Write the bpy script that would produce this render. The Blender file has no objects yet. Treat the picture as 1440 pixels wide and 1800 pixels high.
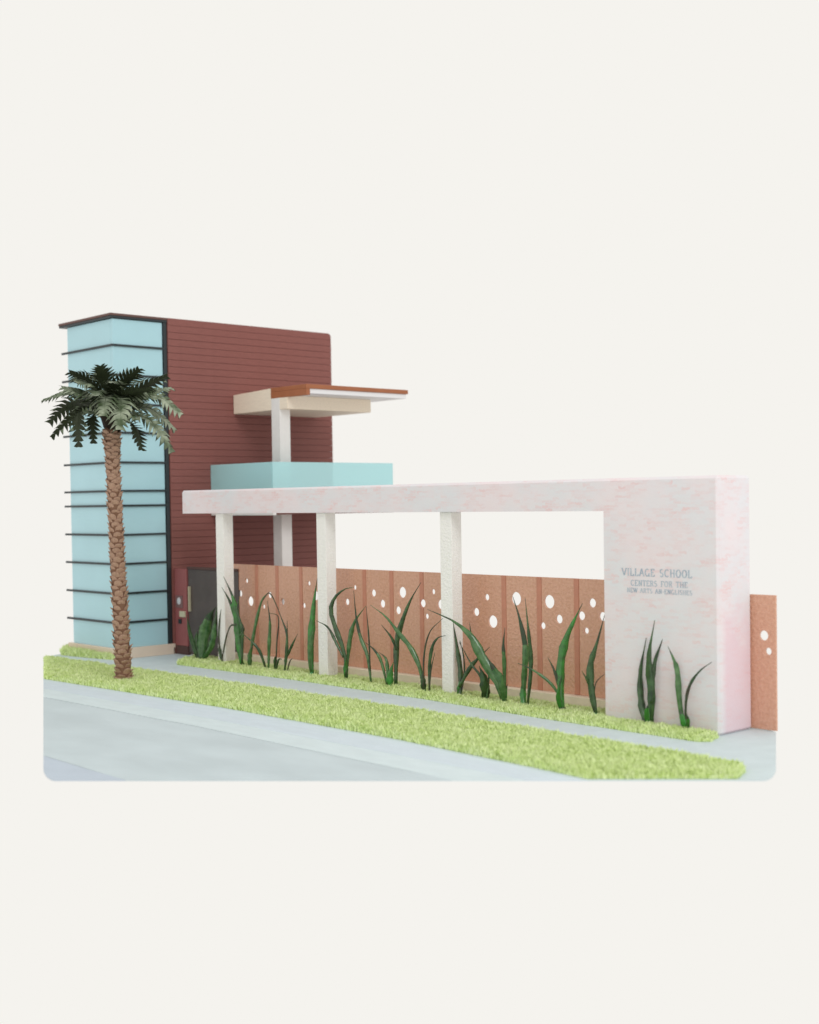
import bpy, bmesh, math, random
from mathutils import Vector, Matrix
random.seed(7)
S = bpy.context.scene
COL = S.collection
R = math.radians
# ------------------------------------------------------------------ camera
F, PITCH, ROLL, YAW = 2323.5, R(-1.4452), R(-0.8481), R(47.337)
CAM = Vector((3.4902, -5.1395, 1.1007))
CU, CV = 720.0, 940.0
fwd = Vector((-math.sin(YAW)*math.cos(PITCH), math.cos(YAW)*math.cos(PITCH), math.sin(PITCH)))
r0 = Vector((math.cos(YAW), math.sin(YAW), 0)); u0 = r0.cross(fwd)
right = math.cos(ROLL)*r0 + math.sin(ROLL)*u0
up = -math.sin(ROLL)*r0 + math.cos(ROLL)*u0
cd = bpy.data.cameras.new('camera'); cam = bpy.data.objects.new('camera', cd); COL.objects.link(cam)
cam.matrix_world = Matrix(((right.x, up.x, -fwd.x, CAM.x), (right.y, up.y, -fwd.y, CAM.y), (right.z, up.z, -fwd.z, CAM.z), (0, 0, 0, 1)))
cd.sensor_fit = 'HORIZONTAL'; cd.sensor_width = 36; cd.lens = F/1440*36
cd.shift_y = 40/1440; cd.clip_start = .05; cd.clip_end = 200
cd.dof.use_dof = True; cd.dof.focus_distance = 7.6; cd.dof.aperture_fstop = 1.6
S.camera = cam
# ------------------------------------------------------------------ studio light
W = bpy.data.worlds.new('World'); S.world = W; W.use_nodes = True
bg = W.node_tree.nodes['Background']; bg.inputs[0].default_value = (0.913, 0.896, 0.855, 1); bg.inputs[1].default_value = 1.0
def lamp(name, loc, aim, size, energy, col):
    l = bpy.data.lights.new(name, 'AREA'); l.shape = 'DISK'; l.size = size; l.energy = energy; l.color = col
    o = bpy.data.objects.new(name, l); COL.objects.link(o); o.location = loc
    o.rotation_euler = (Vector(aim)-Vector(loc)).to_track_quat('-Z', 'Y').to_euler()
lamp('softbox', (7.5, -3.5, 8.5), (-2, 0, .5), 5, 390, (.94, .975, 1))
S.view_settings.view_transform = 'Standard'; S.view_settings.look = 'None'; S.view_settings.exposure = 0.0; S.view_settings.gamma = 1
S.cycles.max_bounces = 8

# ------------------------------------------------------------------ helpers
def ray(u, v): return (fwd*F + right*(u-CU) - up*(v-CV))/F
def on_y(u, v, y): d = ray(u, v); return CAM + d*((y-CAM.y)/d.y)
def on_x(u, v, x): d = ray(u, v); return CAM + d*((x-CAM.x)/d.x)
def on_z(u, v, z=0.0): d = ray(u, v); return CAM + d*((z-CAM.z)/d.z)
def at_depth(u, v, t): return CAM + ray(u, v)*t
def lin(r, g, b):
    f = lambda c: (c/255/12.92) if c/255 <= .04045 else ((c/255+.055)/1.055)**2.4
    return (f(r), f(g), f(b), 1)

def mat(name, col, rough=.6, spec=.5, vary=0, scale=20, stretch=(1, 1, 1), bump=0, bscale=60, coat=0, col2=None, lo=.35, hi=.65, detail=4):
    m = bpy.data.materials.new(name); m.use_nodes = True; nt = m.node_tree; N = nt.nodes; L = nt.links
    b = N['Principled BSDF']; b.inputs['Roughness'].default_value = rough; b.inputs['Specular IOR Level'].default_value = spec
    b.inputs['Coat Weight'].default_value = coat
    b.inputs['Base Color'].default_value = col
    tc = N.new('ShaderNodeTexCoord'); mp = N.new('ShaderNodeMapping'); mp.inputs['Scale'].default_value = stretch
    L.new(tc.outputs['Object'], mp.inputs['Vector'])
    if vary or col2:
        n = N.new('ShaderNodeTexNoise'); n.inputs['Scale'].default_value = scale; n.inputs['Detail'].default_value = detail
        L.new(mp.outputs[0], n.inputs['Vector'])
        cr = N.new('ShaderNodeValToRGB'); cr.color_ramp.elements[0].position = lo; cr.color_ramp.elements[1].position = hi
        c2 = col2 or tuple(min(1, c*(1+vary)) for c in col[:3])+(1,)
        c1 = col if col2 else tuple(c*(1-vary) for c in col[:3])+(1,)
        cr.color_ramp.elements[0].color = c1; cr.color_ramp.elements[1].color = c2
        L.new(n.outputs['Fac'], cr.inputs[0]); L.new(cr.outputs[0], b.inputs['Base Color'])
    if bump:
        n2 = N.new('ShaderNodeTexNoise'); n2.inputs['Scale'].default_value = bscale; n2.inputs['Detail'].default_value = 3
        L.new(mp.outputs[0], n2.inputs['Vector'])
        bp = N.new('ShaderNodeBump'); bp.inputs['Strength'].default_value = bump; bp.inputs['Distance'].default_value = .01
        L.new(n2.outputs['Fac'], bp.inputs['Height']); L.new(bp.outputs[0], b.inputs['Normal'])
    return m

def tag(o, label, cat, group=None):
    o['label'] = label; o['category'] = cat
    if group: o['group'] = group
    return o
def thing(name, loc, label, cat, group=None):
    o = bpy.data.objects.new(name, None); COL.objects.link(o); o.location = loc; o.empty_display_size = .05
    return tag(o, label, cat, group)
def root_loc(p):
    v = Vector((0, 0, 0))
    while p is not None: v += Vector(p.location); p = p.parent
    return v
def obj(name, bm, m, parent=None, smooth=False, kind=None):
    """world-space bmesh -> one mesh object, stored relative to its parent"""
    if parent is not None: bmesh.ops.translate(bm, verts=bm.verts, vec=-root_loc(parent))
    me = bpy.data.meshes.new(name); bm.normal_update(); bm.to_mesh(me); bm.free()
    for mm in (m if isinstance(m, (list, tuple)) else [m]): me.materials.append(mm)
    if smooth:
        for p in me.polygons: p.use_smooth = True
    o = bpy.data.objects.new(name, me); COL.objects.link(o)
    if parent is not None: o.parent = parent
    if kind: o['kind'] = kind
    return o
def copy_of(src, parent, loc, name=None):
    c = src.copy(); COL.objects.link(c); c.parent = parent; c.location = loc
    return c
def add_box(bm, x0, x1, y0, y1, z0, z1, bev=0, seg=2):
    vs = [bm.verts.new(p) for p in ((x0, y0, z0), (x1, y0, z0), (x1, y1, z0), (x0, y1, z0), (x0, y0, z1), (x1, y0, z1), (x1, y1, z1), (x0, y1, z1))]
    fs = [bm.faces.new([vs[i] for i in q]) for q in ((3, 2, 1, 0), (4, 5, 6, 7), (0, 1, 5, 4), (1, 2, 6, 5), (2, 3, 7, 6), (3, 0, 4, 7))]
    if bev:
        es = list({e for f in fs for e in f.edges})
        bmesh.ops.bevel(bm, geom=es, offset=bev, segments=seg, affect='EDGES', profile=.5)
def box(name, x0, x1, y0, y1, z0, z1, m, parent, bev=0, smooth=False):
    bm = bmesh.new(); add_box(bm, x0, x1, y0, y1, z0, z1, bev)
    return obj(name, bm, m, parent, smooth)
def prism(bm, pts, vec, bev=0):
    """polygon pts extruded along vec"""
    a = [bm.verts.new(p) for p in pts]; b = [bm.verts.new(Vector(p)+Vector(vec)) for p in pts]
    n = len(pts); bm.faces.new(a); bm.faces.new(b[::-1])
    for i in range(n): bm.faces.new((a[i], b[i], b[(i+1) % n], a[(i+1) % n]))
    bmesh.ops.recalc_face_normals(bm, faces=bm.faces[:])
    if bev: bmesh.ops.bevel(bm, geom=bm.edges[:], offset=bev, segments=2, affect='EDGES')
def spline(pts, n):
    """Catmull-Rom through pts, n samples"""
    P = [Vector(p) for p in pts]
    if len(P) == 2: return [P[0].lerp(P[1], i/(n-1)) for i in range(n)]
    P = [2*P[0]-P[1]]+P+[2*P[-1]-P[-2]]; out = []; m = len(P)-3
    for i in range(n):
        t = i/(n-1)*m; k = min(int(t), m-1); t -= k; a, b, c, d = P[k:k+4]
        out.append(.5*((2*b)+(c-a)*t+(2*a-5*b+4*c-d)*t*t+(3*b-a-3*c+d)*t**3))
    return out
def smoothstep(a, b, x): t = max(0, min(1, (x-a)/(b-a))); return t*t*(3-2*t)

# ------------------------------------------------------------------ materials
M_side = mat('pale_concrete', lin(204, 217, 220), .7, .3, .03, 9, bump=.05, bscale=150)
M_curb = mat('bluish_curb', lin(208, 220, 228), .7, .3, .025, 6, (1, 3, 1))
M_gut = mat('pale_gutter', lin(211, 224, 227), .7, .3, .03, 5, (1, 3, 1))
M_road = mat('pale_asphalt', lin(197, 209, 213), .75, .3, .05, 2.0, (1, 2, 1), bump=.04, bscale=200)
M_lane = mat('lane_grey', lin(190, 201, 213), .75, .3, .03, 5)
M_board = mat('board_white', lin(225, 224, 218), .7)
M_turf = mat('turf_sheet', lin(205, 222, 148), .9, .1)
M_grass = mat('lime_grass', lin(219, 236, 164), .75, .12, scale=16, col2=lin(235, 247, 194), lo=.32, hi=.68, detail=5)
M_glass = mat('aqua_glass', lin(176, 216, 226), .28, .45, .025, 3)
M_black = mat('black_metal', lin(38, 46, 50), .45)
M_brown = mat('brown_board', lin(138, 86, 80), .6, .35, .08, 14, (4, 1.2, 14), bump=.06, bscale=60)
M_roof = mat('brown_roof', lin(104, 74, 68), .6)
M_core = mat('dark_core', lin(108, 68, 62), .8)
M_plinth = mat('cream_plinth', lin(228, 211, 193), .7, .3, .02, 12)
M_white = mat('white_card', lin(232, 230, 228), .65, .3, .02, 14, bump=.15, bscale=160)
M_soffit = mat('white_soffit', lin(232, 232, 234), .6)
M_cream = mat('cream_wood', lin(238, 225, 206), .6, .3, .035, 10, (1.5, 6, 10))
M_copper = mat('brown_fascia', lin(162, 100, 66), .5, .4, .05, 12)
M_stucco = mat('white_stucco', lin(247, 245, 242), .8, .2, bump=.55, bscale=85)
M_fence = mat('copper_acrylic', lin(206, 151, 123), .36, .6, bump=.6, bscale=60, coat=.3, scale=60, col2=lin(222, 172, 146), lo=.28, hi=.75, detail=5)
M_rib = mat('copper_rib', lin(198, 134, 110), .42, .5, .05, 20)
M_fcurb = mat('cream_curb', lin(236, 222, 200), .8, .2, .04, 18, bump=.2)
M_disc = mat('white_insert', lin(250, 250, 250), .5)
M_red = mat('red_panel', lin(158, 92, 92), .55, .4, .04, 9)
M_dark = mat('dark_metal', lin(88, 78, 76), .5, .4, .10, 7)
M_base = mat('dark_base', lin(88, 62, 58), .7)
M_steel = mat('pale_steel', lin(214, 214, 220), .4)
M_keys = mat('cream_plate', lin(205, 198, 170), .5)
M_bronze = mat('bronze_plate', lin(132, 98, 98), .45)
M_letter = mat('blue_grey_print', lin(160, 175, 191), .7, .2, col2=lin(190, 201, 211), scale=30)
M_bark = mat('bark', lin(128, 94, 74), .7, .35, scale=30, col2=lin(226, 190, 164), lo=.35, hi=.72, bump=.3, bscale=90)
M_barkcore = mat('bark_core', lin(122, 90, 70), .9)
M_ftop = mat('frond_top', lin(74, 90, 60), .5, .5, scale=16, col2=lin(166, 176, 152), lo=.38, hi=.7)  # paler second colour paints in the greyish sheen on the upper faces
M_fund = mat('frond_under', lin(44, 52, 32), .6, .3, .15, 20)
M_heart = mat('palm_heart', lin(44, 36, 28), .8, .2, .2, 30)
M_leafs = [mat('leaf_dark', lin(38, 62, 34), .24, .7, scale=26, col2=lin(70, 104, 60), lo=.35, hi=.7),
           mat('leaf_mid', lin(50, 94, 44), .2, .7, scale=26, col2=lin(92, 130, 80), lo=.35, hi=.7),
           mat('leaf_bright', lin(58, 138, 54), .2, .7, scale=20, col2=lin(54, 86, 46), lo=.35, hi=.7),
           mat('leaf_dry', lin(74, 66, 56), .5, .4, scale=22, col2=lin(60, 86, 58), lo=.35, hi=.7)]
M_tip = mat('leaf_tip', lin(58, 66, 50), .45, .5, scale=24, col2=lin(44, 78, 48), lo=.35, hi=.7)
M_foot = mat('leaf_foot', lin(62, 140, 80), .25, .6, scale=40, col2=lin(34, 84, 44), lo=.35, hi=.65)

def mottled():
    """white wall printed with faint pink flecks laid in brick-like courses"""
    m = bpy.data.materials.new('pink_white_print'); m.use_nodes = True; nt = m.node_tree; N = nt.nodes; L = nt.links
    b = N['Principled BSDF']; b.inputs['Roughness'].default_value = .75; b.inputs['Specular IOR Level'].default_value = .25
    tc = N.new('ShaderNodeTexCoord')
    sp = N.new('ShaderNodeSeparateXYZ'); L.new(tc.outputs['Object'], sp.inputs[0])
    ad = N.new('ShaderNodeMath'); L.new(sp.outputs['X'], ad.inputs[0]); L.new(sp.outputs['Y'], ad.inputs[1])
    cb = N.new('ShaderNodeCombineXYZ'); L.new(ad.outputs[0], cb.inputs['X']); L.new(sp.outputs['Z'], cb.inputs['Y'])
    wob = N.new('ShaderNodeTexNoise'); wob.inputs['Scale'].default_value = 40; L.new(cb.outputs[0], wob.inputs['Vector'])
    wm = N.new('ShaderNodeMix'); wm.data_type = 'RGBA'; wm.blend_type = 'LINEAR_LIGHT'; wm.inputs[0].default_value = .014
    L.new(cb.outputs[0], wm.inputs['A']); L.new(wob.outputs['Color'], wm.inputs['B'])
    br = N.new('ShaderNodeTexBrick'); br.inputs['Scale'].default_value = 1; br.inputs['Brick Width'].default_value = .05; br.inputs['Row Height'].default_value = .0155
    br.inputs['Mortar Size'].default_value = .003; br.inputs['Mortar Smooth'].default_value = 1; br.inputs['Bias'].default_value = 0
    br.inputs['Color1'].default_value = (0, 0, 0, 1); br.inputs['Color2'].default_value = (1, 1, 1, 1); br.inputs['Mortar'].default_value = (.3, .3, .3, 1)
    L.new(wm.outputs['Result'], br.inputs['Vector'])
    n = N.new('ShaderNodeTexNoise'); n.inputs['Scale'].default_value = 6.5; n.inputs['Detail'].default_value = 3
    mp = N.new('ShaderNodeMapping'); mp.inputs['Scale'].default_value = (1, 1.8, 1); L.new(cb.outputs[0], mp.inputs['Vector']); L.new(mp.outputs[0], n.inputs['Vector'])
    cr = N.new('ShaderNodeValToRGB'); cr.color_ramp.elements[0].position = .36; cr.color_ramp.elements[1].position = .68
    L.new(n.outputs['Fac'], cr.inputs[0])
    c2 = N.new('ShaderNodeValToRGB'); c2.color_ramp.elements[0].position = .2; c2.color_ramp.elements[1].position = 1.0
    L.new(br.outputs['Color'], c2.inputs[0])
    mu = N.new('ShaderNodeMath'); mu.operation = 'MULTIPLY'; L.new(cr.outputs[0], mu.inputs[0]); L.new(c2.outputs[0], mu.inputs[1])
    # base washes: cool to warm
    n3 = N.new('ShaderNodeTexNoise'); n3.inputs['Scale'].default_value = 3; n3.inputs['Detail'].default_value = 5; L.new(cb.outputs[0], n3.inputs['Vector'])
    c3 = N.new('ShaderNodeValToRGB'); c3.color_ramp.elements[0].position = .38; c3.color_ramp.elements[1].position = .62
    c3.color_ramp.elements[0].color = lin(226, 226, 230); c3.color_ramp.elements[1].color = lin(235, 224, 227)
    L.new(n3.outputs['Fac'], c3.inputs[0])
    mx = N.new('ShaderNodeMix'); mx.data_type = 'RGBA'; L.new(mu.outputs[0], mx.inputs[0]); L.new(c3.outputs[0], mx.inputs['A']); mx.inputs['B'].default_value = lin(232, 205, 206)
    # the pillar's end carries a large pink wash low down
    gy = N.new('ShaderNodeMapRange'); gy.inputs['From Min'].default_value = .02; gy.inputs['From Max'].default_value = .06; L.new(sp.outputs['Y'], gy.inputs['Value'])
    gx = N.new('ShaderNodeMapRange'); gx.inputs['From Min'].default_value = -.02; gx.inputs['From Max'].default_value = -.004; L.new(sp.outputs['X'], gx.inputs['Value'])
    n4 = N.new('ShaderNodeTexNoise'); n4.inputs['Scale'].default_value = 5; n4.inputs['Detail'].default_value = 5; L.new(tc.outputs['Object'], n4.inputs['Vector'])
    zz = N.new('ShaderNodeMath'); zz.operation = 'MULTIPLY_ADD'; L.new(n4.outputs['Fac'], zz.inputs[0]); zz.inputs[1].default_value = 1.1; L.new(sp.outputs['Z'], zz.inputs[2])
    gz = N.new('ShaderNodeMapRange'); gz.inputs['From Min'].default_value = 1.2; gz.inputs['From Max'].default_value = .85; L.new(zz.outputs[0], gz.inputs['Value'])
    a = N.new('ShaderNodeMath'); a.operation = 'MULTIPLY'; L.new(gy.outputs[0], a.inputs[0]); L.new(gx.outputs[0], a.inputs[1])
    a2 = N.new('ShaderNodeMath'); a2.operation = 'MULTIPLY'; L.new(a.outputs[0], a2.inputs[0]); L.new(gz.outputs[0], a2.inputs[1])
    a3 = N.new('ShaderNodeMath'); a3.operation = 'MULTIPLY'; a3.inputs[1].default_value = .62; L.new(a2.outputs[0], a3.inputs[0])
    my = N.new('ShaderNodeMix'); my.data_type = 'RGBA'; L.new(a3.outputs[0], my.inputs[0]); L.new(mx.outputs['Result'], my.inputs['A']); my.inputs['B'].default_value = lin(228, 196, 206)
    L.new(my.outputs['Result'], b.inputs['Base Color'])
    bp = N.new('ShaderNodeBump'); bp.inputs['Strength'].default_value = .08; bp.inputs['Distance'].default_value = .01
    n5 = N.new('ShaderNodeTexNoise'); n5.inputs['Scale'].default_value = 90; L.new(tc.outputs['Object'], n5.inputs['Vector']); L.new(n5.outputs['Fac'], bp.inputs['Height']); L.new(bp.outputs[0], b.inputs['Normal'])
    return m
M_wall = mottled()

def clear_aqua():
    m = bpy.data.materials.new('clear_aqua_acrylic'); m.use_nodes = True; nt = m.node_tree; N = nt.nodes; L = nt.links
    b = N['Principled BSDF']; b.inputs['Base Color'].default_value = lin(198, 240, 244); b.inputs['Roughness'].default_value = .2
    t = N.new('ShaderNodeBsdfTransparent'); t.inputs[0].default_value = lin(222, 245, 246)
    mx = N.new('ShaderNodeMixShader'); mx.inputs[0].default_value = .66
    L.new(t.outputs[0], mx.inputs[1]); L.new(b.outputs[0], mx.inputs[2]); L.new(mx.outputs[0], N['Material Output'].inputs[0])
    return m
M_acryl = clear_aqua()

# ------------------------------------------------------------------ the ground of the model
def ground(name, px, m, z0=0.0, th=.004, kind='structure'):
    bm = bmesh.new(); pts = [on_z(u, v, z0) if not isinstance(u, str) else v for u, v in px]
    prism(bm, pts, (0, 0, -th))
    return obj(name, bm, m, None, kind=kind)
def arc(cx, cy, r, a0, a1, n=8): return [(cx+r*math.cos(R(a0+(a1-a0)*i/n)), cy+r*math.sin(R(a0+(a1-a0)*i/n))) for i in range(n+1)]
XL, XR, YB = 76.3, 1364.4, 1371.5
LA = [(XL, 1194.6), (390.6, 1245), (700, 1301.8), (983, 1361), (1035, YB)]
LB = [(XL, 1210), (343, 1258), (700, 1327), (925, YB)]
LC = [(XL, 1224.8), (343, 1276), (700, 1351), (795, YB)]
LD = [(XL, 1328), (150, 1350.3), (221, YB)]
dn = lambda pts, k=1.0: [(u, min(v+k, YB)) for u, v in pts]
back = [('w', Vector((-.04, .36, 0))), ('w', Vector((-3.2, .42, 0))), ('w', Vector((-3.2, 1.95, 0))), ('w', Vector((-5.75, 1.95, 0))), ('w', Vector((-5.75, .15, 0)))]
side_px = LA + arc(XR-22, YB-22, 22, 90, 0) + [(XR, 1287)] + back + [(104, 1150), (XL, 1155.2)]
ground('sidewalk', side_px, M_side)
ground('kerb', LA+LB[::-1], M_curb, -.0006)
ground('gutter', LB+LC[::-1], M_gut, -.0012)
ground('road', dn(LC, .8)+LD[::-1], M_road, -.002)
ground('road_edge', dn(LD, .6)+arc(XL+22, YB-22, 22, 90, 180), M_lane, -.0026)
# bevelled display board carrying it all
top_px = [(XL, 1156)] + arc(XL+22, YB-22, 22, 180, 90) + arc(XR-22, YB-22, 22, 90, 0) + [(XR, 1288)] + back + [(104, 1150.5)]
tp = [on_z(u, v, -.007) if not isinstance(u, str) else Vector((v.x, v.y, -.007)) for u, v in top_px]
cen = sum(tp, Vector())/len(tp)
tp = [p+(cen-p).normalized()*.03 for p in tp]
bot = [p+(cen-p).normalized()*.10+Vector((0, 0, -.012)) for p in tp]
bm = bmesh.new(); a = [bm.verts.new(p) for p in tp]; b = [bm.verts.new(p) for p in bot]
bm.faces.new(a); bm.faces.new(b[::-1])
for i in range(len(a)): bm.faces.new((a[i], b[i], b[(i+1) % len(a)], a[(i+1) % len(a)]))
bmesh.ops.recalc_face_normals(bm, faces=bm.faces[:])
obj('baseboard', bm, M_board, kind='structure')

bm = bmesh.new(); add_box(bm, -4.84, -.3, .27, .415, .0005, .004); add_box(bm, -4.84, -3.22, .4155, 1.94, .0005, .004); obj('dark_bounce_sheet', bm, M_core, kind='structure')  # unseen dark sheet added behind the fence to cut light bounced onto the wall

def inside(p, poly):
    c = False; j = len(poly)-1
    for i in range(len(poly)):
        a, b = poly[i], poly[j]
        if (a.y > p.y) != (b.y > p.y) and p.x < (b.x-a.x)*(p.y-a.y)/(b.y-a.y)+a.x: c = not c
        j = i
    return c
def edge_dist(p, poly):
    d = 9
    for i in range(len(poly)):
        a, b = poly[i], poly[(i+1) % len(poly)]; ab = b-a; t = max(0, min(1, (p-a).dot(ab)/max(ab.length_squared, 1e-9)))
        d = min(d, (a+ab*t-p).length)
    return d
def SGN(p): return 1 if sum(p[i-1].x*p[i].y-p[i].x*p[i-1].y for i in range(len(p))) > 0 else -1
def lawn(px, dens, hmin, hmax, label_seed):
    rnd = random.Random(label_seed)
    pts = [on_z(u, v, 0) if not isinstance(u, str) else v for u, v in px]
    cc = [pts[i]+sum(((pts[i]-pts[i-1]).normalized().cross(Vector((0, 0, 1)))*-1, (pts[(i+1) % len(pts)]-pts[i]).normalized().cross(Vector((0, 0, 1)))*-1), Vector()).normalized()*.014*SGN(pts) for i in range(len(pts))]
    bm = bmesh.new(); prism(bm, [p+Vector((0, 0, .010)) for p in cc], (0, 0, -.0095)); obj('turf_sheet', bm, M_turf, kind='structure')
    x0, x1 = min(p.x for p in pts), max(p.x for p in pts); y0, y1 = min(p.y for p in pts), max(p.y for p in pts)
    V = []; Fc = []; n = int((x1-x0)*(y1-y0)*dens)
    flat = [Vector((p.x, p.y, 0)) for p in pts]
    for _ in range(n):
        p = Vector((rnd.uniform(x0, x1), rnd.uniform(y0, y1), 0))
        if not inside(p, flat): continue
        ed = edge_dist(p, flat)
        if ed < .004+.012*(.5+.5*math.sin(p.x*61)*math.sin(p.x*23+p.y*47))*rnd.random()**2: continue
        cl = .5+.5*math.sin(p.x*37+3*math.sin(p.y*29))*math.sin(p.y*41+2*math.sin(p.x*23))
        h = rnd.uniform(hmin, hmax)*(.75+.5*cl)*(.7+.3*min(1, ed/.03)); w = rnd.uniform(.0026, .0046)
        a = rnd.uniform(0, 2*math.pi); s = Vector((math.cos(a), math.sin(a), 0))*w
        la = rnd.uniform(0, 2*math.pi); le = rnd.uniform(.1, .75)*h; d = Vector((math.cos(la), math.sin(la), 0))*le
        b0 = p+Vector((0, 0, .001 if ed < .016 else .008)); mid = b0+d*.35+Vector((0, 0, h*.6)); tip = b0+d+Vector((0, 0, h))
        k = len(V); V += [b0-s*.8, b0+s*.8, mid+s*.75, mid-s*.75, tip]
        Fc += [(k, k+1, k+2, k+3), (k+3, k+2, k+4)]
    me = bpy.data.meshes.new('grass'); me.from_pydata(V, [], Fc); me.materials.append(M_grass); me.update()
    o = bpy.data.objects.new('grass', me); COL.objects.link(o); o['kind'] = 'stuff'
    return o
verge = [(XL, 1157.5), (308, 1190.5), (700, 1249), (1020, 1302), (1311, 1350), (1313, 1358), (1300, YB-1), (1030, YB-1), (983, 1360), (700, 1301), (390.6, 1244.4), (XL, 1194)]
tag(lawn(verge, 42000, .016, .034, 1), 'long lime green grass verge running between the sidewalk and the kerb', 'grass')
bed = [(310, 1169), (520, 1196.5), (740, 1229), (964.5, 1265.8), (1225, 1305), (1252, 1305), (1266, 1297), ('w', Vector((-.03, -.004, 0))), ('w', Vector((-.66, -.004, 0))), ('w', Vector((-.7, .16, 0))), ('w', Vector((-4.0, .16, 0))), (352, 1157), (322, 1161), (310, 1166)]
tag(lawn(bed, 42000, .014, .03, 2), 'narrow lime green grass bed along the foot of the copper fence and white pillar', 'grass')
patch = [(106, 1152), (150, 1156.5), (204, 1161), (209, 1157), (165, 1150.5), (132, 1146), (128, 1140), (113, 1142), (106, 1147)]
tag(lawn(patch, 42000, .026, .048, 3), 'small lime green grass patch at the front foot of the aqua glass tower', 'grass')

# ------------------------------------------------------------------ glass tower with brown side wall
TX, TY, TL, TS, TW, TH, ZB = -4.884, -.273, -5.543, .138, 1.722, 2.4745, .072
tower = thing('glass_tower', (TX, TY, 0), 'tall aqua glass tower with black horizontal bars and a brown boarded side wall', 'building')
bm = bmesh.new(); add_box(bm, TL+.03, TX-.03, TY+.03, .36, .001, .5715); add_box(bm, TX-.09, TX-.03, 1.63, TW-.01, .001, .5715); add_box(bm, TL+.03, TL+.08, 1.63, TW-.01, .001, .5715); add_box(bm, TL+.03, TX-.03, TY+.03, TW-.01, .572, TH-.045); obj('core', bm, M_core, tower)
zs = [ZB, .2593, .4691, .6815, .8901, 1.1, 1.2064, 1.4109, 1.6241, 1.83, 2.0364, 2.2476, TH-.036]
for i in range(len(zs)-1):
    box('glass_pane', TL, TX-.0302, TY, TY+.03, zs[i]+.001, zs[i+1]-.001, M_glass, tower, .003)
    box('glass_pane', TX-.03, TX, TY, TS, zs[i]+.001, zs[i+1]-.001, M_glass, tower, .003)
    if i:
        bm = bmesh.new(); z = zs[i]; h = .0075; pr = .014
        prism(bm, [(TL-.07, TY-pr, z-h), (TX+pr, TY-pr, z-h), (TX+pr, TS+.004, z-h), (TX+.0005, TS+.004, z-h), (TX+.0005, TY-.0005, z-h), (TL-.07, TY-.0005, z-h)], (0, 0, 2*h))
        obj('bar', bm, M_black, tower)
box('corner_frame', TX-.03, TX+.010, TS+.0045, TS+.034, ZB, TH-.02, M_black, tower, .002)
bm = bmesh.new(); add_box(bm, TL-.085, TX+.016, TY-.022, TS+.034, TH-.034, TH-.018, .003); obj('roof_trim', bm, M_black, tower)
bm = bmesh.new(); add_box(bm, TL-.09, TX+.018, TY-.026, TW-.03, TH-.0175, TH, .004); obj('roof', bm, M_roof, tower)
# boards of the side wall
nb = 49; bh = (TH-.002)/nb; B0 = TS+.036
rb = random.Random(4); NL = 11
def board(y0, y1):
    bm = bmesh.new(); add_box(bm, TX-.025, TX+.02, y0, y1, 0, bh-.0018, .0014); return obj('board', bm, M_brown, tower)
for (y0, y1, k0, k1) in ((B0, .36, 0, NL), (1.62, TW, 0, NL), (B0, TW, NL, nb-1)):  # open lower part is made up, lets the bright backdrop through the fence holes
    bd = board(y0, y1); bd.location = (0, 0, .001+k0*bh)
    for i in range(k0+1, k1):
        copy_of(bd, tower, (rb.uniform(-.0012, .0012), 0, .001+i*bh))
bm = bmesh.new(); zt = TH; zb_ = (nb-1)*bh; rr = .03
prism(bm, [(TX-.025, B0, zb_), (TX-.025, TW, zb_), (TX-.025, TW, zt-rr)]+[(TX-.025, TW-rr+rr*math.cos(R(t)), zt-rr+rr*math.sin(R(t))) for t in (20, 45, 70, 90)]+[(TX-.025, B0, zt)], (.045, 0, 0), .002)
obj('board', bm, M_brown, tower)
box('back_wall', TL+.005, TX-.0255, TW-.0095, TW-.0005, .572, TH-.02, M_brown, tower)
bm = bmesh.new(); prism(bm, [(TL+.003, TY+.031, .001), (TL+.003, .36, .001), (TL+.003, .36, .572), (TL+.003, 1.62, .572), (TL+.003, 1.62, .001), (TL+.003, TW-.0105, .001), (TL+.003, TW-.0105, TH-.02), (TL+.003, TY+.031, TH-.02)], (.0265, 0, 0)); obj('side_wall', bm, M_brown, tower)
# plinth: low cream kerb round the glass foot
bm = bmesh.new(); add_box(bm, TL-.03, TX+.02, TY-.03, TY-.001, 0, ZB+.004, .003); add_box(bm, TX+.001, TX+.02, TY-.0009, .19, 0, ZB+.004, .002); add_box(bm, TL, TX+.0005, TY-.0005, .19, 0, ZB-.002)
obj('plinth', bm, M_plinth, tower)

# ------------------------------------------------------------------ canopy on its post
SY = .7445; FXL, FXR = -4.3835, -3.959
can = thing('canopy', (FXL, SY, 0), 'cream canopy slab with brown roof edge on a tall white post beside the brown wall', 'canopy')
zl = on_x(407, 695.6, TX+.02).z
bm = bmesh.new()
prism(bm, [(TX+.021, SY+.003, 1.788), (-4.187, SY+.003, 1.788), (-4.187, SY+.003, 1.886), (FXL, SY+.003, 1.886), (FXL-.001, SY+.003, 1.95), (TX+.021, SY+.003, 1.932)], (0, 1.5525-SY-.003, 0), .003)
obj('slab', bm, M_cream, can)
box('soffit', FXL+.001, FXR-.012, SY+.035, 1.722, 1.8865, 1.9205, M_soffit, can, .002)
bm = bmesh.new(); add_box(bm, FXL, FXR, SY, 1.734, 1.921, 1.952, .003); add_box(bm, FXL, FXR, SY, SY+.034, 1.874, 1.9208, .002); obj('roof', bm, M_copper, can)
box('post', FXL+.001, FXL+.104, SY+.002, SY+.097, .001, 1.8735, M_white, can, .003)

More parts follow.
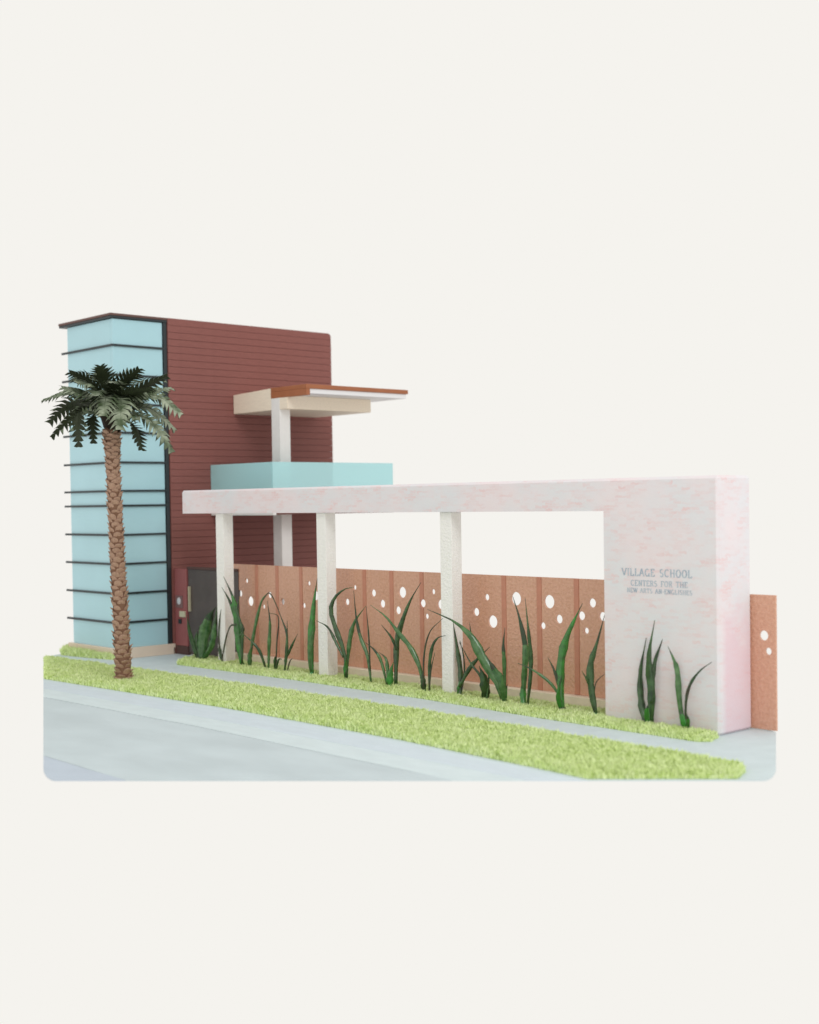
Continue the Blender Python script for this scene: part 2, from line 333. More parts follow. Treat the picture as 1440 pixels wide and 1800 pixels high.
# ------------------------------------------------------------------ balcony
GY, GX, GYB, GZ = .525, -4.085, 1.68, 1.397
bal = thing('balcony', (TX, GY, 1.0), 'balcony with clear aqua panels on a white floor, fixed to the brown wall', 'balcony')
zf = on_y(480, 906, GY).z
box('floor', TX+.021, GX, GY, GY+.03, zf, 1.13, M_white, bal, .003)
box('underside', TX+.0215, GX-.002, GY+.0305, GYB, zf+.004, 1.129, M_core, bal)  # unseen floor plate, made dark so less light bounces beneath the balcony
box('glass_panel', TX+.022, GX-.013, GY+.002, GY+.014, 1.131, GZ, M_acryl, bal, .002)
box('glass_panel', GX-.0125, GX, GY+.002, GYB-.002, 1.131, GZ, M_acryl, bal, .002)

# ------------------------------------------------------------------ entrance wall: beam, pillar, three posts, lettering
H, BB, PL, PD, BL = 1.2, 1.0387, -.668, .266, -4.455
ent = thing('entrance_wall', (0, 0, 0), 'long white and pink entrance wall: solid end pillar, beam and three stucco posts', 'wall')
bm = bmesh.new()
prism(bm, [(BL, 0, BB), (PL, 0, BB), (PL, 0, .0005), (0, 0, .0005), (0, 0, H), (BL, 0, H)], (0, PD, 0))
ce = [e for e in bm.edges if not any(abs(v.co.x-PL) < .01 and v.co.z > .5 for v in e.verts)]
bmesh.ops.bevel(bm, geom=ce, offset=.013, segments=1, affect='EDGES')
obj('pillar_and_beam', bm, M_wall, ent)
for px_ in (-4.0665, -2.9651, -1.856):
    box('post', px_, px_+.0913, .02, .1, .001, BB-.0005, M_stucco, ent, .003)
ARCS = lambda cx, cy, rx, ry, a0, a1, n=10: [(cx+rx*math.cos(R(a0+(a1-a0)*i/n)), cy+ry*math.sin(R(a0+(a1-a0)*i/n))) for i in range(n+1)]
GLYPH = {  # strokes in a cap-height box, then (x, y) feet that take a serif
 'V': ([[(0, 1), (.4, 0)], [(.4, 0), (.8, 1)]], [(0, 1), (.8, 1)], .8), 'I': ([[(.15, 0), (.15, 1)]], [(.15, 0), (.15, 1)], .3),
 'L': ([[(.12, 0), (.12, 1)], [(.12, 0), (.6, 0), (.62, .22)]], [(.12, 0), (.12, 1)], .65), 'A': ([[(0, 0), (.38, 1)], [(.38, 1), (.78, 0)], [(.16, .36), (.6, .36)]], [(0, 0), (.78, 0)], .78),
 'G': ([ARCS(.42, .5, .38, .5, 50, 330), [(.74, .05), (.74, .42)]], [(.74, .42)], .85), 'E': ([[(.12, 0), (.12, 1)], [(.12, 1), (.6, 1), (.61, .8)], [(.12, .52), (.5, .52)], [(.12, 0), (.62, 0), (.65, .22)]], [(.12, 0), (.12, 1)], .68),
 'S': ([ARCS(.32, .74, .24, .26, 40, 270)+ARCS(.32, .25, .27, .25, 90, -150)], [], .64), 'C': ([ARCS(.42, .5, .38, .5, 45, 315)], [], .78),
 'H': ([[(.12, 0), (.12, 1)], [(.7, 0), (.7, 1)], [(.12, .52), (.7, .52)]], [(.12, 0), (.12, 1), (.7, 0), (.7, 1)], .82), 'O': ([ARCS(.42, .5, .38, .5, 0, 360, 18)], [], .84),
 'N': ([[(.12, 0), (.12, 1)], [(.12, 1), (.7, 0)], [(.7, 0), (.7, 1)]], [(.12, 0), (.12, 1), (.7, 1)], .82), 'T': ([[(.35, 0), (.35, 1)], [(0, .82), (.01, 1), (.69, 1), (.7, .82)]], [(.35, 0)], .7),
 'R': ([[(.12, 0), (.12, 1)], [(.12, 1)]+ARCS(.38, .76, .26, .24, 90, -90, 8)+[(.12, .52)], [(.38, .52), (.72, 0)]], [(.12, 0), (.12, 1), (.72, 0)], .76), 'F': ([[(.12, 0), (.12, 1)], [(.12, 1), (.58, 1), (.6, .8)], [(.12, .52), (.48, .52)]], [(.12, 0), (.12, 1)], .6),
 'W': ([[(0, 1), (.28, 0)], [(.28, 0), (.55, 1)], [(.55, 1), (.82, 0)], [(.82, 0), (1.1, 1)]], [(0, 1), (.55, 1), (1.1, 1)], 1.1), '-': ([[(.05, .42), (.35, .42)]], [], .4), ' ': ([], [], .5)}
def text(s, u0_, v0_, u1_, v1_, cap_px, m):
    a = on_y(u0_, v0_, 0); b_ = on_y(u1_, v1_, 0); hgt = cap_px/F*((a-CAM).dot(fwd)); x = 0; quads = []
    for ch in s:
        st, sf, wd = GLYPH[ch]
        for pl_ in st:
            for (p0, p1) in zip(pl_[:-1], pl_[1:]):
                d = Vector((p1[0]-p0[0], p1[1]-p0[1])); th = .055+.05*abs(d.y)/max(d.length, 1e-6); nn = Vector((-d.y, d.x)).normalized()*th
                quads.append([(x+p0[0]+nn.x, p0[1]+nn.y), (x+p1[0]+nn.x, p1[1]+nn.y), (x+p1[0]-nn.x, p1[1]-nn.y), (x+p0[0]-nn.x, p0[1]-nn.y)])
        for (sx, sy) in sf:
            y0 = -.03 if sy < .5 else .95
            quads.append([(x+sx-.17, y0), (x+sx+.17, y0), (x+sx+.17, y0+.08), (x+sx-.17, y0+.08)])
        x += wd+.24
    bm = bmesh.new(); W_ = x-.24
    for i, q in enumerate(quads):
        lift = .0008+.00002*(i % 9)
        fr_ = [Vector((a.x+(b_.x-a.x)*px/W_, -lift, a.z+(b_.z-a.z)*px/W_+py*hgt)) for px, py in q]
        vs = [bm.verts.new(p) for p in fr_]; f_ = bm.faces.new(vs)
        if f_.calc_area() > 0: pass
    bmesh.ops.recalc_face_normals(bm, faces=bm.faces[:])
    obj('lettering', bm, m, ent)
text('VILLAGE SCHOOL', 1094, 1011, 1216.5, 1016, 12.5, M_letter)
text('CENTERS FOR THE', 1109.5, 1029, 1209, 1033.5, 9.5, M_letter)
text('NEW ARTS AN-ENGLISHES', 1103, 1040.5, 1217, 1046.5, 7.5, M_letter)

# ------------------------------------------------------------------ copper fence bays with round holes
FY, FT, FB = .2074, .6822, .0674
z4 = lambda x, y: (290+x/3.349, 820+y/3.349)
z5 = lambda x, y: (700+x/3.4286, 820+y/3.4286)
z6 = lambda x, y: (1040+x/3.6, 820+y/3.6)
def cutter(holes, y):
    bm = bmesh.new()
    for (u, v, r) in holes:
        p = on_y(u, v, y); rad = r/F*((p-CAM).dot(fwd))
        bmesh.ops.create_cone(bm, cap_ends=True, segments=28, radius1=rad, radius2=rad, depth=.2, matrix=Matrix.Translation(p) @ Matrix.Rotation(R(90), 4, 'X'))
    me = bpy.data.meshes.new('cut'); bm.to_mesh(me); bm.free()
    return bpy.data.objects.new('cut', me)
def carve(o, cut):
    md = o.modifiers.new('b', 'BOOLEAN'); md.object = cut; md.operation = 'DIFFERENCE'; md.solver = 'EXACT'
    bpy.context.view_layer.update(); dg = bpy.context.evaluated_depsgraph_get()
    me = bpy.data.meshes.new_from_object(o.evaluated_get(dg)); o.modifiers.remove(md); old = o.data; o.data = me; bpy.data.meshes.remove(old)
def fence(label, x0, x1, ribs, holes, y, z0, z1, discs=False, curb=True, lip=0):
    t = thing('copper_fence', ((x0+x1)/2, y, 0), label, 'fence', 'copper fence bays between the white posts')
    edges = [x0]+ribs+[x1]; rw = .017; cut = cutter(holes, y); COL.objects.link(cut); cut.location = -root_loc(t)
    cut.location = (0, 0, 0); parts = []
    for i in range(len(edges)-1):
        a = edges[i]+(rw+.0005 if i else 0); b_ = edges[i+1]-(rw+.0005 if i < len(edges)-2 else 0)
        parts.append(box('panel', a, b_, y, y+.012, z0, z1, M_fence, t, .002))
    for x in ribs: parts.append(box('rib', x-rw, x+rw, y-.003, y+.012, z0, z1, M_rib, t, .004))
    bpy.context.view_layer.update()
    for o in parts:
        lo_ = min(c[0] for c in o.bound_box)+t.location.x; hi_ = max(c[0] for c in o.bound_box)+t.location.x
        for (u, v, r) in holes:
            p = on_y(u, v, y); rad = r/F*((p-CAM).dot(fwd))
            if p.x+rad > lo_ and p.x-rad < hi_: carve(o, cut); break
    bpy.data.objects.remove(cut)
    if discs:
        for (u, v, r) in holes:
            p = on_y(u, v, y); rad = r/F*((p-CAM).dot(fwd))
            bm = bmesh.new(); bmesh.ops.create_cone(bm, cap_ends=True, segments=28, radius1=rad*.995, radius2=rad*.995, depth=.008, matrix=Matrix.Translation(p+Vector((0, .005, 0))) @ Matrix.Rotation(R(90), 4, 'X'))
            obj('white_insert', bm, M_disc, t)
    if curb: box('kerb_rail', x0, x1, y-.045, y+.05, .0005, z0-.0005, M_fcurb, t, .004)
    return t
ux = lambda us, y=FY: [on_y(u, 1060, y).x for u in us]
k4 = 1/3.349; k5 = 1/3.4286; k6 = 1/3.6
h1 = [(*z4(480, 673), 15*k4), (*z4(443, 748), 20*k4), (*z4(503, 793), 29*k4), (*z4(616, 757), 20*k4), (*z4(692, 796), 20*k4), (*z4(581, 825), 14*k4), (*z4(847, 688), 15*k4), (*z4(818, 819), 16*k4), (*z4(886, 760), 28*k4)]
h2 = [(*z4(1072, 797), 20*k4), (*z4(1117, 712), 15*k4), (*z4(1227, 745), 22*k4), (*z4(1280, 808), 24*k4), (*z4(1397, 741), 33*k4), (*z4(1372, 847), 24*k4), (*z5(148, 825), 25*k5), (*z5(172, 903), 17*k5), (*z5(211, 755), 17*k5), (*z5(256, 832), 30*k5)]
h3 = [(*z5(470, 877), 25*k5), (*z5(534, 788), 20*k5), (*z5(570, 935), 38*k5), (*z5(710, 797), 41*k5), (*z5(910, 815), 41*k5), (*z5(872, 960), 21*k5), (*z5(970, 920), 27*k5), (*z5(1105, 900), 27*k5), (*z5(1170, 823), 28*k5), (*z5(1134, 990), 19*k5), (*z5(1232, 905), 28*k5)]
fence('left copper fence bay with small round holes, in front of the brown tower wall', -4.15, -3.10, ux([451.5, 487.5, 529.5]), h1, FY, FB, FT)
fence('middle copper fence bay pierced by round holes, between the second and third white posts', -3.098, -1.99, ux([641, 688.6, 741.5]), h2, FY, FB, FT)
fence('right copper fence bay pierced by the largest holes, between the third post and the pillar', -1.988, -.672, ux([886, 948, 1013.6]), h3, FY, FB, FT)
FYR = PD+.003
hr = [(*z6(1090, 1070), 32*k6), (*z6(1119, 1170), 23*k6)]
fence('short copper fence end with two round holes, behind the pink pillar end at the right', -.08, on_y(XR, 1170, FYR).x, [], hr, FYR, .004, on_y(1340, 1045.5, FYR).z, curb=False)

# ------------------------------------------------------------------ dark entry gate between tower and first post
GP = .19
gate = thing('entry_gate', (on_y(330, 1150, GP).x, GP, 0), 'dark metal entry gate beside a dull red lock panel, left of the first white post', 'gate')
xg0, xr0, xr1, xg1 = TX+.021, on_y(306, 1080, GP).x, on_y(328.5, 1080, GP).x, -4.07
ztop = on_y(345, 1000.5, GP).z; zr = on_y(318, 1135, GP).z
box('base', xg0, xr1, GP+.002, GP+.03, .001, zr, M_base, gate, .003)
box('lock_panel', max(xr0, xg0), xr1, GP, GP+.03, zr+.0005, ztop-.004, M_red, gate, .004)
box('door', xr1+.004, xg1, GP+.012, GP+.03, .02, ztop-.004, M_dark, gate, .003)
box('top_rail', xr1+.001, xg1, GP+.006, GP+.034, ztop-.0035, ztop+.014, M_base, gate, .002)
a, b = on_y(330.5, 1031, GP-.01), on_y(330.5, 1075, GP-.01)
box('handle', a.x-.003, a.x+.004, GP-.010, GP+.0115, b.z, a.z, M_keys, gate, .002)
def plate(name, u0_, v0_, u1_, v1_, d, m):
    a, b = on_y(u0_, v0_, GP), on_y(u1_, v1_, GP)
    return box(name, a.x, b.x, GP-d, GP-.0004, b.z, a.z, m, gate, .0015)
pl = plate('intercom_plate', 309.5, 1046.5, 322, 1068.5, .006, M_bronze)
p = on_y(316, 1056.5, GP)
bm = bmesh.new(); bmesh.ops.create_cone(bm, cap_ends=True, segments=24, radius1=.024, radius2=.021, depth=.006, matrix=Matrix.Translation((p.x, GP-.009, p.z)) @ Matrix.Diagonal((.85, 1, 1.1, 1)) @ Matrix.Rotation(R(90), 4, 'X')); obj('speaker_disc', bm, M_steel, pl)
plate('keypad', 317.5, 1074, 327, 1085, .012, M_keys)
lk = plate('lock', 315, 1088, 320, 1096.5, .008, M_black)

# ------------------------------------------------------------------ palm tree
pb = on_z(217.5, 1197, .01); TD = (pb-CAM).dot(fwd)
palm = thing('palm_tree', (pb.x, pb.y, 0), 'palm tree with a scaly brown trunk and dark fern-like fronds before the glass tower', 'tree')
tr = [at_depth(u, v, TD) for u, v in ((218, 1198), (213, 1100), (207.5, 1000), (202.5, 900), (198.5, 820), (196, 752))]
axis = spline(tr, 60)
def trad(t): return (.054*(1-t)+.0425*t)+.013*smoothstep(.80, .96, t)*(1-smoothstep(.97, 1.0, t)*.5)+.008*(1-smoothstep(0, .05, t))
bm = bmesh.new(); rings = []
for i, c in enumerate(axis):
    rad = trad(i/59)*.86; rings.append([bm.verts.new(c+Vector((math.cos(k*math.pi/8), math.sin(k*math.pi/8), 0))*rad) for k in range(16)])
for i in range(59):
    for k in range(16): bm.faces.new((rings[i][k], rings[i][(k+1) % 16], rings[i+1][(k+1) % 16], rings[i+1][k]))
bm.faces.new(rings[-1])
trunk = obj('trunk', bm, M_barkcore, palm, True)
# bark scales: overlapping shields that flare at their upper lip
def scale_mesh(wd, ht, seed):
    rs = random.Random(seed); bm = bmesh.new(); g = []
    for j in range(4):
        t = j/3; row = []
        for i in range(6):
            s = i/5*2-1; ang = s*wd*(1-.25*t*t)
            out = .82+.32*t**1.3*(1-.45*s*s)+rs.uniform(-.03, .03)
            row.append(bm.verts.new((math.cos(ang)*out, math.sin(ang)*out, (t-.35)*ht-(s*s)*.28*ht*t)))
        g.append(row)
    inn = [bm.verts.new((v.co.x*.72, v.co.y*.72, v.co.z-.25*ht)) for v in g[-1]]
    g.append(inn)
    for j in range(4):
        for i in range(5): bm.faces.new((g[j][i], g[j][i+1], g[j+1][i+1], g[j+1][i]))
    me = bpy.data.meshes.new('bark_scale'); bm.normal_update(); bm.to_mesh(me); bm.free(); me.materials.append(M_bark)
    for p_ in me.polygons: p_.use_smooth = j != 0
    return me
meshes = [scale_mesh(.62, 1.15, s) for s in range(5)]
rows = 58; rs = random.Random(11); cnt = 0
for r_ in range(rows):
    t = (r_+.3)/rows*.985; f = t*59; k = int(f); c = axis[k].lerp(axis[min(k+1, 59)], f-k); rad = trad(t)
    n = 5
    for q in range(n):
        a = 2*math.pi*(q+(r_*.42))/n+rs.uniform(-.18, .18)
        o = bpy.data.objects.new('bark_scale', meshes[rs.randrange(5)]); COL.objects.link(o); o.parent = palm
        o.location = c-root_loc(palm)+Vector((0, 0, rs.uniform(-.006, .006))); o.rotation_euler = (rs.uniform(-.06, .06), rs.uniform(-.06, .06), a)
        o.scale = (rad*rs.uniform(.92, 1.1), rad*rs.uniform(.92, 1.1), .031*rs.uniform(.8, 1.25))
# crown
cr = at_depth(199, 735, TD)
bm = bmesh.new(); bmesh.ops.create_icosphere(bm, subdivisions=3, radius=1)
rs = random.Random(5)
for v in bm.verts:
    n_ = v.co.copy(); kk = 1+.12*math.sin(n_.x*9+n_.z*7)*math.sin(n_.y*8+n_.z*5)
    wz = .062+.03*smoothstep(-.6, .5, n_.z); v.co = cr+Vector((n_.x*wz*kk, n_.y*wz*kk, (n_.z*.11*kk)+.005))
obj('crown_heart', bm, M_heart, palm, True)
def frond(px, dts, wid, teeth, twist=0, seed=0):
    """px: base..tip pixels, dts: depth offset per pixel (towards camera negative)"""
    rs = random.Random(seed); P = [at_depth(u, v, TD+d) for (u, v), d in zip(px, dts)]
    n = teeth*2+1; C = spline(P, n); L_ = sum((C[i+1]-C[i]).length for i in range(n-1))
    bm = bmesh.new(); top = []
    def fr(i):
        tg = (C[min(i+1, n-1)]-C[max(i-1, 0)]).normalized()
        ref = Vector((0, 0, 1)) if abs(tg.z) < .9 else (C[-1]-cr).cross(Vector((0, 0, 1))).cross(tg)
        sd = tg.cross(Vector((0, 0, 1)))
        if sd.length < .25: sd = tg.cross(fwd)
        sd.normalize(); nm = sd.cross(tg).normalized()
        q = Matrix.Rotation(twist, 3, tg); return tg, q @ sd, q @ nm
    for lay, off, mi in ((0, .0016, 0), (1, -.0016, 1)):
        for s in (-1, 1):
            for k in range(teeth):
                i = 2*k; t = (k+.5)/teeth; tg, sd, nm = fr(i+1)
                prof = min(1, .45+t*2.4)*(1-.60*smoothstep(.55, 1, t))
                w = wid*prof*rs.uniform(.86, 1.1)
                root0 = C[i]; root1 = C[i+2]; seg = (root1-root0).length; o_ = nm*off
                fwdn = .55+.5*t
                a_ = root0; b__ = root1+tg*seg*.05
                ma = root0+sd*s*w*.5+tg*w*fwdn*.42+nm*w*.12; mb = ma+tg*seg*.78-sd*s*w*.05
                tp_ = root0+sd*s*w+tg*(w*fwdn+seg*.3)-nm*w*rs.uniform(.12, .35)
                for q_ in ((a_, b__, mb, ma), (ma, mb, tp_)):
                    vv = [bm.verts.new(p_+o_) for p_ in q_]
                    f_ = bm.faces.new(vv if (s > 0) == (lay == 0) else vv[::-1]); f_.material_index = mi
    # rachis
    pr = None
    for i in range(n):
        tg, sd, nm = fr(i); rad = .0055*(1-.8*i/(n-1))
        ring = [bm.verts.new(C[i]+sd*rad*math.cos(a)+nm*rad*math.sin(a)) for a in (0, 1.57, 3.14, 4.71)]
        if pr:
            for k in range(4): f_ = bm.faces.new((pr[k], pr[(k+1) % 4], ring[(k+1) % 4], ring[k])); f_.material_index = 1
        pr = ring
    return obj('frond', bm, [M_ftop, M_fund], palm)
zp = lambda x, y: (60+x/4.8, 530+y/4.8)
FR = [  # (pixels in the detail crop, depth offsets, half width)
 ([(610, 880), (480, 680), (300, 600)], (0, -.03, -.08), .075), ([(620, 860), (600, 690), (560, 545)], (0, -.04, -.13), .08),
 ([(650, 860), (730, 700), (885, 570)], (0, -.04, -.10), .085), ([(680, 880), (860, 760), (1120, 630)], (0, .0, .05), .085),
 ([(690, 900), (900, 780), (1160, 735)], (0, .12, .25), .07), ([(600, 900), (330, 770), (80, 832)], (0, .02, .03), .07),
 ([(600, 930), (340, 850), (130, 1025)], (0, .05, .10), .07), ([(600, 950), (380, 930), (150, 1145)], (0, -.05, -.06), .07),
 ([(600, 960), (390, 930), (375, 1225)], (0, -.12, -.20), .065), ([(620, 980), (500, 960), (500, 1195)], (0, -.05, -.12), .055),
 ([(620, 900), (610, 800), (580, 965)], (0, -.18, -.34), .075), ([(650, 900), (730, 820), (720, 1080)], (0, -.16, -.32), .085),
 ([(690, 920), (1000, 790), (1240, 955)], (0, -.03, -.05), .085), ([(690, 950), (960, 900), (1185, 1085)], (0, .06, .10), .075),
 ([(680, 980), (960, 990), (1165, 1270)], (0, -.06, -.10), .075), ([(670, 1000), (830, 1030), (905, 1250)], (0, -.02, -.08), .065),
 ([(610, 880), (470, 720), (360, 690)], (0, -.10, -.2), .085), ([(610, 890), (460, 800), (240, 730)], (0, -.1, -.17), .075),
 ([(650, 870), (760, 790), (980, 740)], (0, -.12, -.2), .08), ([(620, 880), (530, 760), (520, 800)], (0, -.2, -.36), .075),
 ([(640, 860), (680, 690), (650, 690)], (0, -.12, -.3), .07), ([(660, 900), (820, 850), (930, 900)], (0, .15, .3), .075),
 ([(610, 920), (450, 850), (330, 960)], (0, .14, .28), .07), ([(640, 920), (700, 900), (860, 1000)], (0, -.12, -.28), .075)]
TWIST = [.5, .2, -.4, -.6, .4, -.35, .7, .4, 3.3, 3.2, 0, 0, .45, .5, .4, 3.0, -.4, -.5, -.5, 0, 0, -.4, .4, 0]
for i, (px, dts, w) in enumerate(FR):
    frond([zp(*p_) for p_ in px], dts, w*(1.3 if i in (10, 11, 16, 17) else 1.12), 13, TWIST[i], i)

# ------------------------------------------------------------------ strap-leaved plants in the bed
def leaf(pts, w, mi, parent, depth_rng, seed):
    rs = random.Random(seed); n = 14; C = spline(pts, n); bm = bmesh.new(); g = []
    view = fwd
    lean = rs.uniform(-.05, .05); tipf = rs.uniform(.45, .95)
    for i, c in enumerate(C):
        t = i/(n-1); tg = (C[min(i+1, n-1)]-C[max(i-1, 0)]).normalized()
        sd = tg.cross(view).normalized(); sd = (Matrix.Rotation(rs_t*(.5-t)*.9+rs_o, 3, tg) @ sd) if (rs_t := depth_rng) and (rs_o := lean*4) is not None else sd
        nm = sd.cross(tg).normalized()
        hw = (1+.13*math.sin(i*2.1+seed)+rs.uniform(-.07, .07))*w*.5*(.55+.45*smoothstep(0, .35, t))*(1-smoothstep(.35, 1.02, t)**1.15)+.0012
        c = c+(c-CAM).normalized()*lean*math.sin(t*2.2)
        g.append([bm.verts.new(c-sd*hw+nm*hw*.35), bm.verts.new(c-nm*hw*.12), bm.verts.new(c+sd*hw+nm*hw*.35), bm.verts.new(c+sd*hw*.9+nm*(hw*.35-.0022)), bm.verts.new(c-nm*(hw*.12+.0035)), bm.verts.new(c-sd*hw*.9+nm*(hw*.35-.0022))])
    for i in range(n-1):
        for k in range(6):
            f_ = bm.faces.new((g[i][k], g[i][(k+1) % 6], g[i+1][(k+1) % 6], g[i+1][k]))
            f_.material_index = 1 if i > n*tipf else 0
    bm.faces.new(g[0][::-1]); bm.faces.new(g[-1])
    bmesh.ops.recalc_face_normals(bm, faces=bm.faces[:])
    return obj('leaf', bm, [M_leafs[mi], M_tip], parent, True)
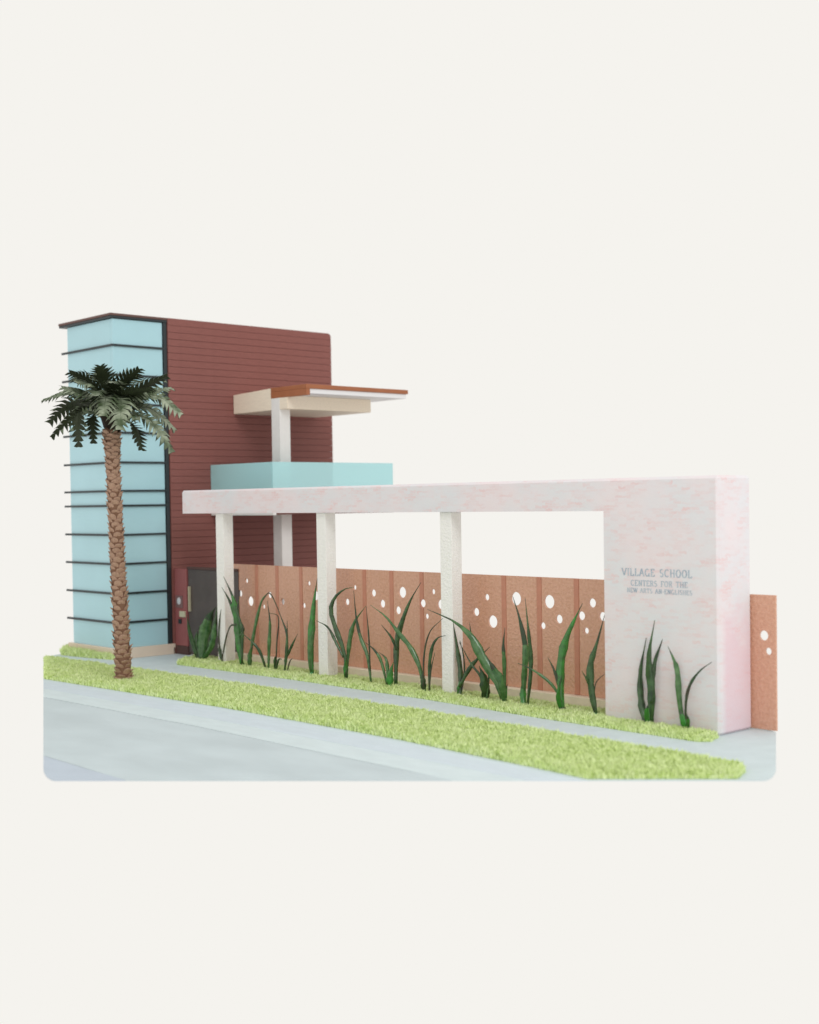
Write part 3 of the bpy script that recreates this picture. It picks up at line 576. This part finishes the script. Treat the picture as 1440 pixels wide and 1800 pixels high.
PLANTS = [
 (z4, k4, (205, 1125), 'broad dark green plant with a paddle leaf, before the dark entry gate', [([(205, 1125), (225, 1010), (262, 890), (300, 825)], 78, 1), ([(195, 1125), (158, 1030), (138, 940), (130, 870)], 26, 0), ([(250, 1080), (290, 950), (308, 850), (322, 770)], 26, 0), ([(215, 1125), (270, 1060), (292, 960), (296, 900)], 40, 1), ([(200, 1125), (185, 1040), (190, 960)], 46, 0)]),
 (z4, k4, (332, 1130), 'two wiry dry leaves on a dark stub, at the foot of the first post', [([(338, 1130), (320, 1060), (318, 960), (330, 850), (362, 795)], 10, 3), ([(330, 1115), (362, 1000), (395, 925)], 8, 3), ([(340, 1135), (322, 1080), (322, 1040)], 20, 0)]),
 (z4, k4, (455, 1160), 'tall bright green plant forking in front of the first white post', [([(455, 1160), (432, 1040), (422, 900), (400, 770), (345, 648)], 48, 2), ([(452, 1160), (440, 1050), (420, 900), (380, 790), (335, 712)], 36, 2), ([(450, 1150), (455, 980), (425, 850), (440, 765)], 20, 0), ([(420, 930), (385, 940), (365, 985)], 8, 3), ([(440, 1000), (462, 960), (445, 900)], 16, 0)]),
 (z4, k4, (497, 1160), 'slender plant arching over to the right of the bright forked one', [([(497, 1160), (515, 1040), (545, 880), (575, 780), (612, 742)], 20, 1), ([(502, 1160), (500, 1110), (520, 1040)], 30, 1), ([(575, 790), (615, 745), (662, 830), (715, 975)], 6, 3)]),
 (z4, k4, (605, 1182), 'thin upright plant with one leaf leaning left, before the left fence bay', [([(608, 1185), (612, 1050), (618, 920), (603, 790)], 22, 1), ([(598, 1180), (560, 1095), (515, 1035), (450, 978)], 18, 0)]),
 (z4, k4, (652, 1168), 'short dark tuft with a single wiry bent leaf', [([(652, 1168), (658, 1050), (668, 890), (615, 862)], 8, 3), ([(652, 1170), (650, 1140), (655, 1110)], 24, 0), ([(650, 1150), (668, 1140), (690, 1135)], 12, 0)]),
 (z4, k4, (703, 1190), 'small dark plant with three spread leaves, right of the wiry tuft', [([(703, 1192), (712, 1100), (718, 990), (690, 905), (668, 850)], 14, 0), ([(706, 1150), (745, 1060), (782, 985)], 16, 0), ([(703, 1190), (718, 1060), (720, 908)], 18, 0), ([(715, 1170), (735, 1150), (752, 1128)], 7, 3)]),
 (z4, k4, (865, 1205), 'single straight pointed plant standing against the second post', [([(868, 1205), (858, 1080), (866, 930), (880, 780), (898, 655)], 44, 2), ([(862, 1205), (850, 1120), (866, 1000), (880, 930)], 22, 1)]),
 (z4, k4, (1068, 1235), 'curling plant with a hooked leaf, just right of the second post', [([(1068, 1235), (1058, 1110), (1010, 970), (976, 850), (1002, 770), (1060, 722), (1112, 712)], 30, 0), ([(1052, 1125), (1010, 1040), (960, 948), (893, 908)], 18, 0), ([(1072, 1180), (1090, 1010), (1120, 910), (1185, 820)], 28, 1), ([(1068, 1238), (1064, 1180), (1066, 1120)], 30, 2)]),
 (z4, k4, (1212, 1250), 'thin leaning plant with a stiff stem, left part of the middle fence bay', [([(1216, 1250), (1195, 1120), (1150, 1000), (1125, 880), (1112, 730)], 24, 1), ([(1208, 1200), (1200, 1000), (1185, 825)], 9, 3)]),
 (z4, k4, (1335, 1282), 'tall plant with a bright foot and a long leaf slanting up right, middle bay', [([(1360, 1282), (1362, 1150), (1368, 1020), (1405, 890), (1450, 780), (1508, 682)], 36, 0), ([(1312, 1280), (1275, 1150), (1232, 1080), (1180, 1035)], 18, 1), ([(1318, 1280), (1310, 1190), (1300, 1130), (1262, 1095)], 22, 1), ([(1362, 1080), (1335, 1010), (1275, 932)], 16, 0), ([(1330, 1285), (1325, 1230), (1345, 1150)], 44, 2)]),
 (z5, k5, (158, 1340), 'plant with a long leaf bowing far left across the middle fence bay', [([(158, 1340), (136, 1230), (80, 1100), (0, 1000), (-75, 905), (-166, 836)], 32, 1), ([(152, 1320), (155, 1150), (190, 1000), (270, 915)], 9, 3), ([(158, 1342), (150, 1290), (150, 1230)], 36, 0)]),
 (z5, k5, (188, 1345), 'small slim dark plant left of the third post', [([(188, 1345), (188, 1200), (205, 1090), (238, 1035), (286, 1018)], 22, 0), ([(186, 1345), (196, 1240), (222, 1120)], 9, 3)]),
 (z5, k5, (370, 1370), 'two-leaved plant forming a V at the right foot of the third post', [([(372, 1370), (378, 1250), (355, 1080), (328, 922)], 32, 0), ([(370, 1330), (430, 1220), (480, 1160), (552, 1088)], 28, 0), ([(370, 1372), (368, 1330), (378, 1280)], 28, 2), ([(376, 1365), (400, 1240), (392, 1130), (372, 1050)], 9, 3)]),
 (z5, k5, (525, 1392), 'stubby dark plant with a thin leaf slanting left', [([(528, 1392), (505, 1280), (440, 1190), (370, 1060)], 16, 0), ([(525, 1392), (518, 1290), (488, 1200)], 56, 0), ([(535, 1392), (535, 1330), (520, 1270)], 40, 0), ([(530, 1390), (545, 1300), (548, 1220), (535, 1150)], 12, 1)]),
 (z5, k5, (640, 1402), 'large plant whose broad leaf bows left over the third post', [([(645, 1402), (590, 1290), (520, 1180), (470, 1080), (432, 1015), (330, 930), (178, 862)], 62, 1), ([(642, 1400), (620, 1300), (570, 1210), (530, 1138)], 48, 1), ([(510, 1190), (480, 1110), (445, 1030), (430, 938)], 24, 0), ([(650, 1405), (652, 1350), (660, 1310)], 14, 2)]),
 (z5, k5, (640, 1318), 'single straight narrow leaf behind the large bowing plant', [([(640, 1318), (640, 1190), (634, 1080), (644, 972)], 26, 1)]),
 (z5, k5, (762, 1420), 'pale grey-green twin-leaved plant in the middle of the right fence bay', [([(752, 1422), (762, 1250), (768, 1100), (735, 930), (692, 785)], 42, 1), ([(778, 1410), (800, 1200), (786, 1000), (766, 795)], 28, 0), ([(758, 1425), (755, 1350), (775, 1260)], 44, 2)]),
 (z5, k5, (990, 1462), 'stout plant with a thick upright leaf and a thin side leaf reaching left', [([(995, 1462), (985, 1350), (982, 1200), (1010, 1050), (1060, 930), (1112, 825)], 60, 2), ([(985, 1420), (940, 1330), (870, 1265), (790, 1215), (722, 1186)], 18, 1), ([(978, 1370), (945, 1240), (902, 1150)], 18, 3), ([(985, 1462), (965, 1380), (985, 1260)], 30, 2)]),
 (z5, k5, (1190, 1485), 'dark S-curved plant at the left edge of the pink pillar', [([(1195, 1485), (1165, 1350), (1160, 1200), (1198, 1070), (1246, 890)], 48, 0), ([(1160, 1340), (1140, 1290), (1108, 1232)], 14, 0), ([(1180, 1380), (1195, 1300), (1245, 1250)], 5, 3)]),
 (z6, k6, (360, 1622), 'three-leaved dark green plant below the lettering on the pillar', [([(345, 1622), (318, 1500), (312, 1300), (346, 1085)], 48, 0), ([(378, 1625), (378, 1400), (365, 1200), (400, 972)], 56, 0), ([(380, 1500), (398, 1260), (456, 1075)], 32, 0), ([(360, 1622), (352, 1560), (360, 1500)], 40, 2)]),
 (z6, k6, (595, 1662), 'bright-footed plant with two leaves spread apart, by the pillar corner', [([(592, 1650), (560, 1500), (545, 1300), (520, 1220), (483, 1138)], 40, 1), ([(595, 1640), (600, 1480), (630, 1370), (690, 1290), (762, 1238)], 20, 3), ([(600, 1665), (575, 1590), (560, 1540)], 40, 2), ([(605, 1668), (612, 1610), (600, 1560)], 24, 2)]),
]
for i, (zf_, kk, b_, lab, leaves) in enumerate(PLANTS):
    g0 = on_z(*zf_(*b_), .014); yb = min(max(g0.y, -.185), -.03 if zf_ is z6 else .0)
    if yb != g0.y: g0 = on_y(*zf_(*b_), yb)
    t = thing('strap_leaf_plant', (g0.x, yb, 0), lab, 'plant', 'strap-leaved plants in the grass bed')
    dp = (g0-CAM).dot(fwd); rs = random.Random(50+i)
    nrm = Vector((.35, -1, 0)).normalized()           # leaves fan out in a plane between street and viewer
    for j, (pts, w, mi) in enumerate(leaves):
        q = []; dy = rs.uniform(-.02, .02)
        for k, pxy in enumerate(pts):
            d = ray(*zf_(*pxy)); o_ = g0+nrm*(dy+.05*(k/(len(pts)-1))*(1 if j % 2 else -.2))
            q.append(CAM+d*((o_-CAM).dot(nrm)/d.dot(nrm)))
        if j == 0 or pts[0][1] > b_[1]-30: q[0].z = min(q[0].z, .004)
        leaf(q, w*.9*kk/F*dp, mi, t, rs.uniform(-1, 1), 900+i*10+j)
    bm = bmesh.new(); bmesh.ops.create_icosphere(bm, subdivisions=2, radius=1); ww = max(.008, min(.022, leaves[0][1]*kk/F*dp*.45))
    for v in bm.verts: v.co = Vector((g0.x+v.co.x*ww, yb+v.co.y*ww, .004+(v.co.z+.6)*ww*1.1))
    obj('foot', bm, M_foot if i % 3 else M_leafs[0], t, True)
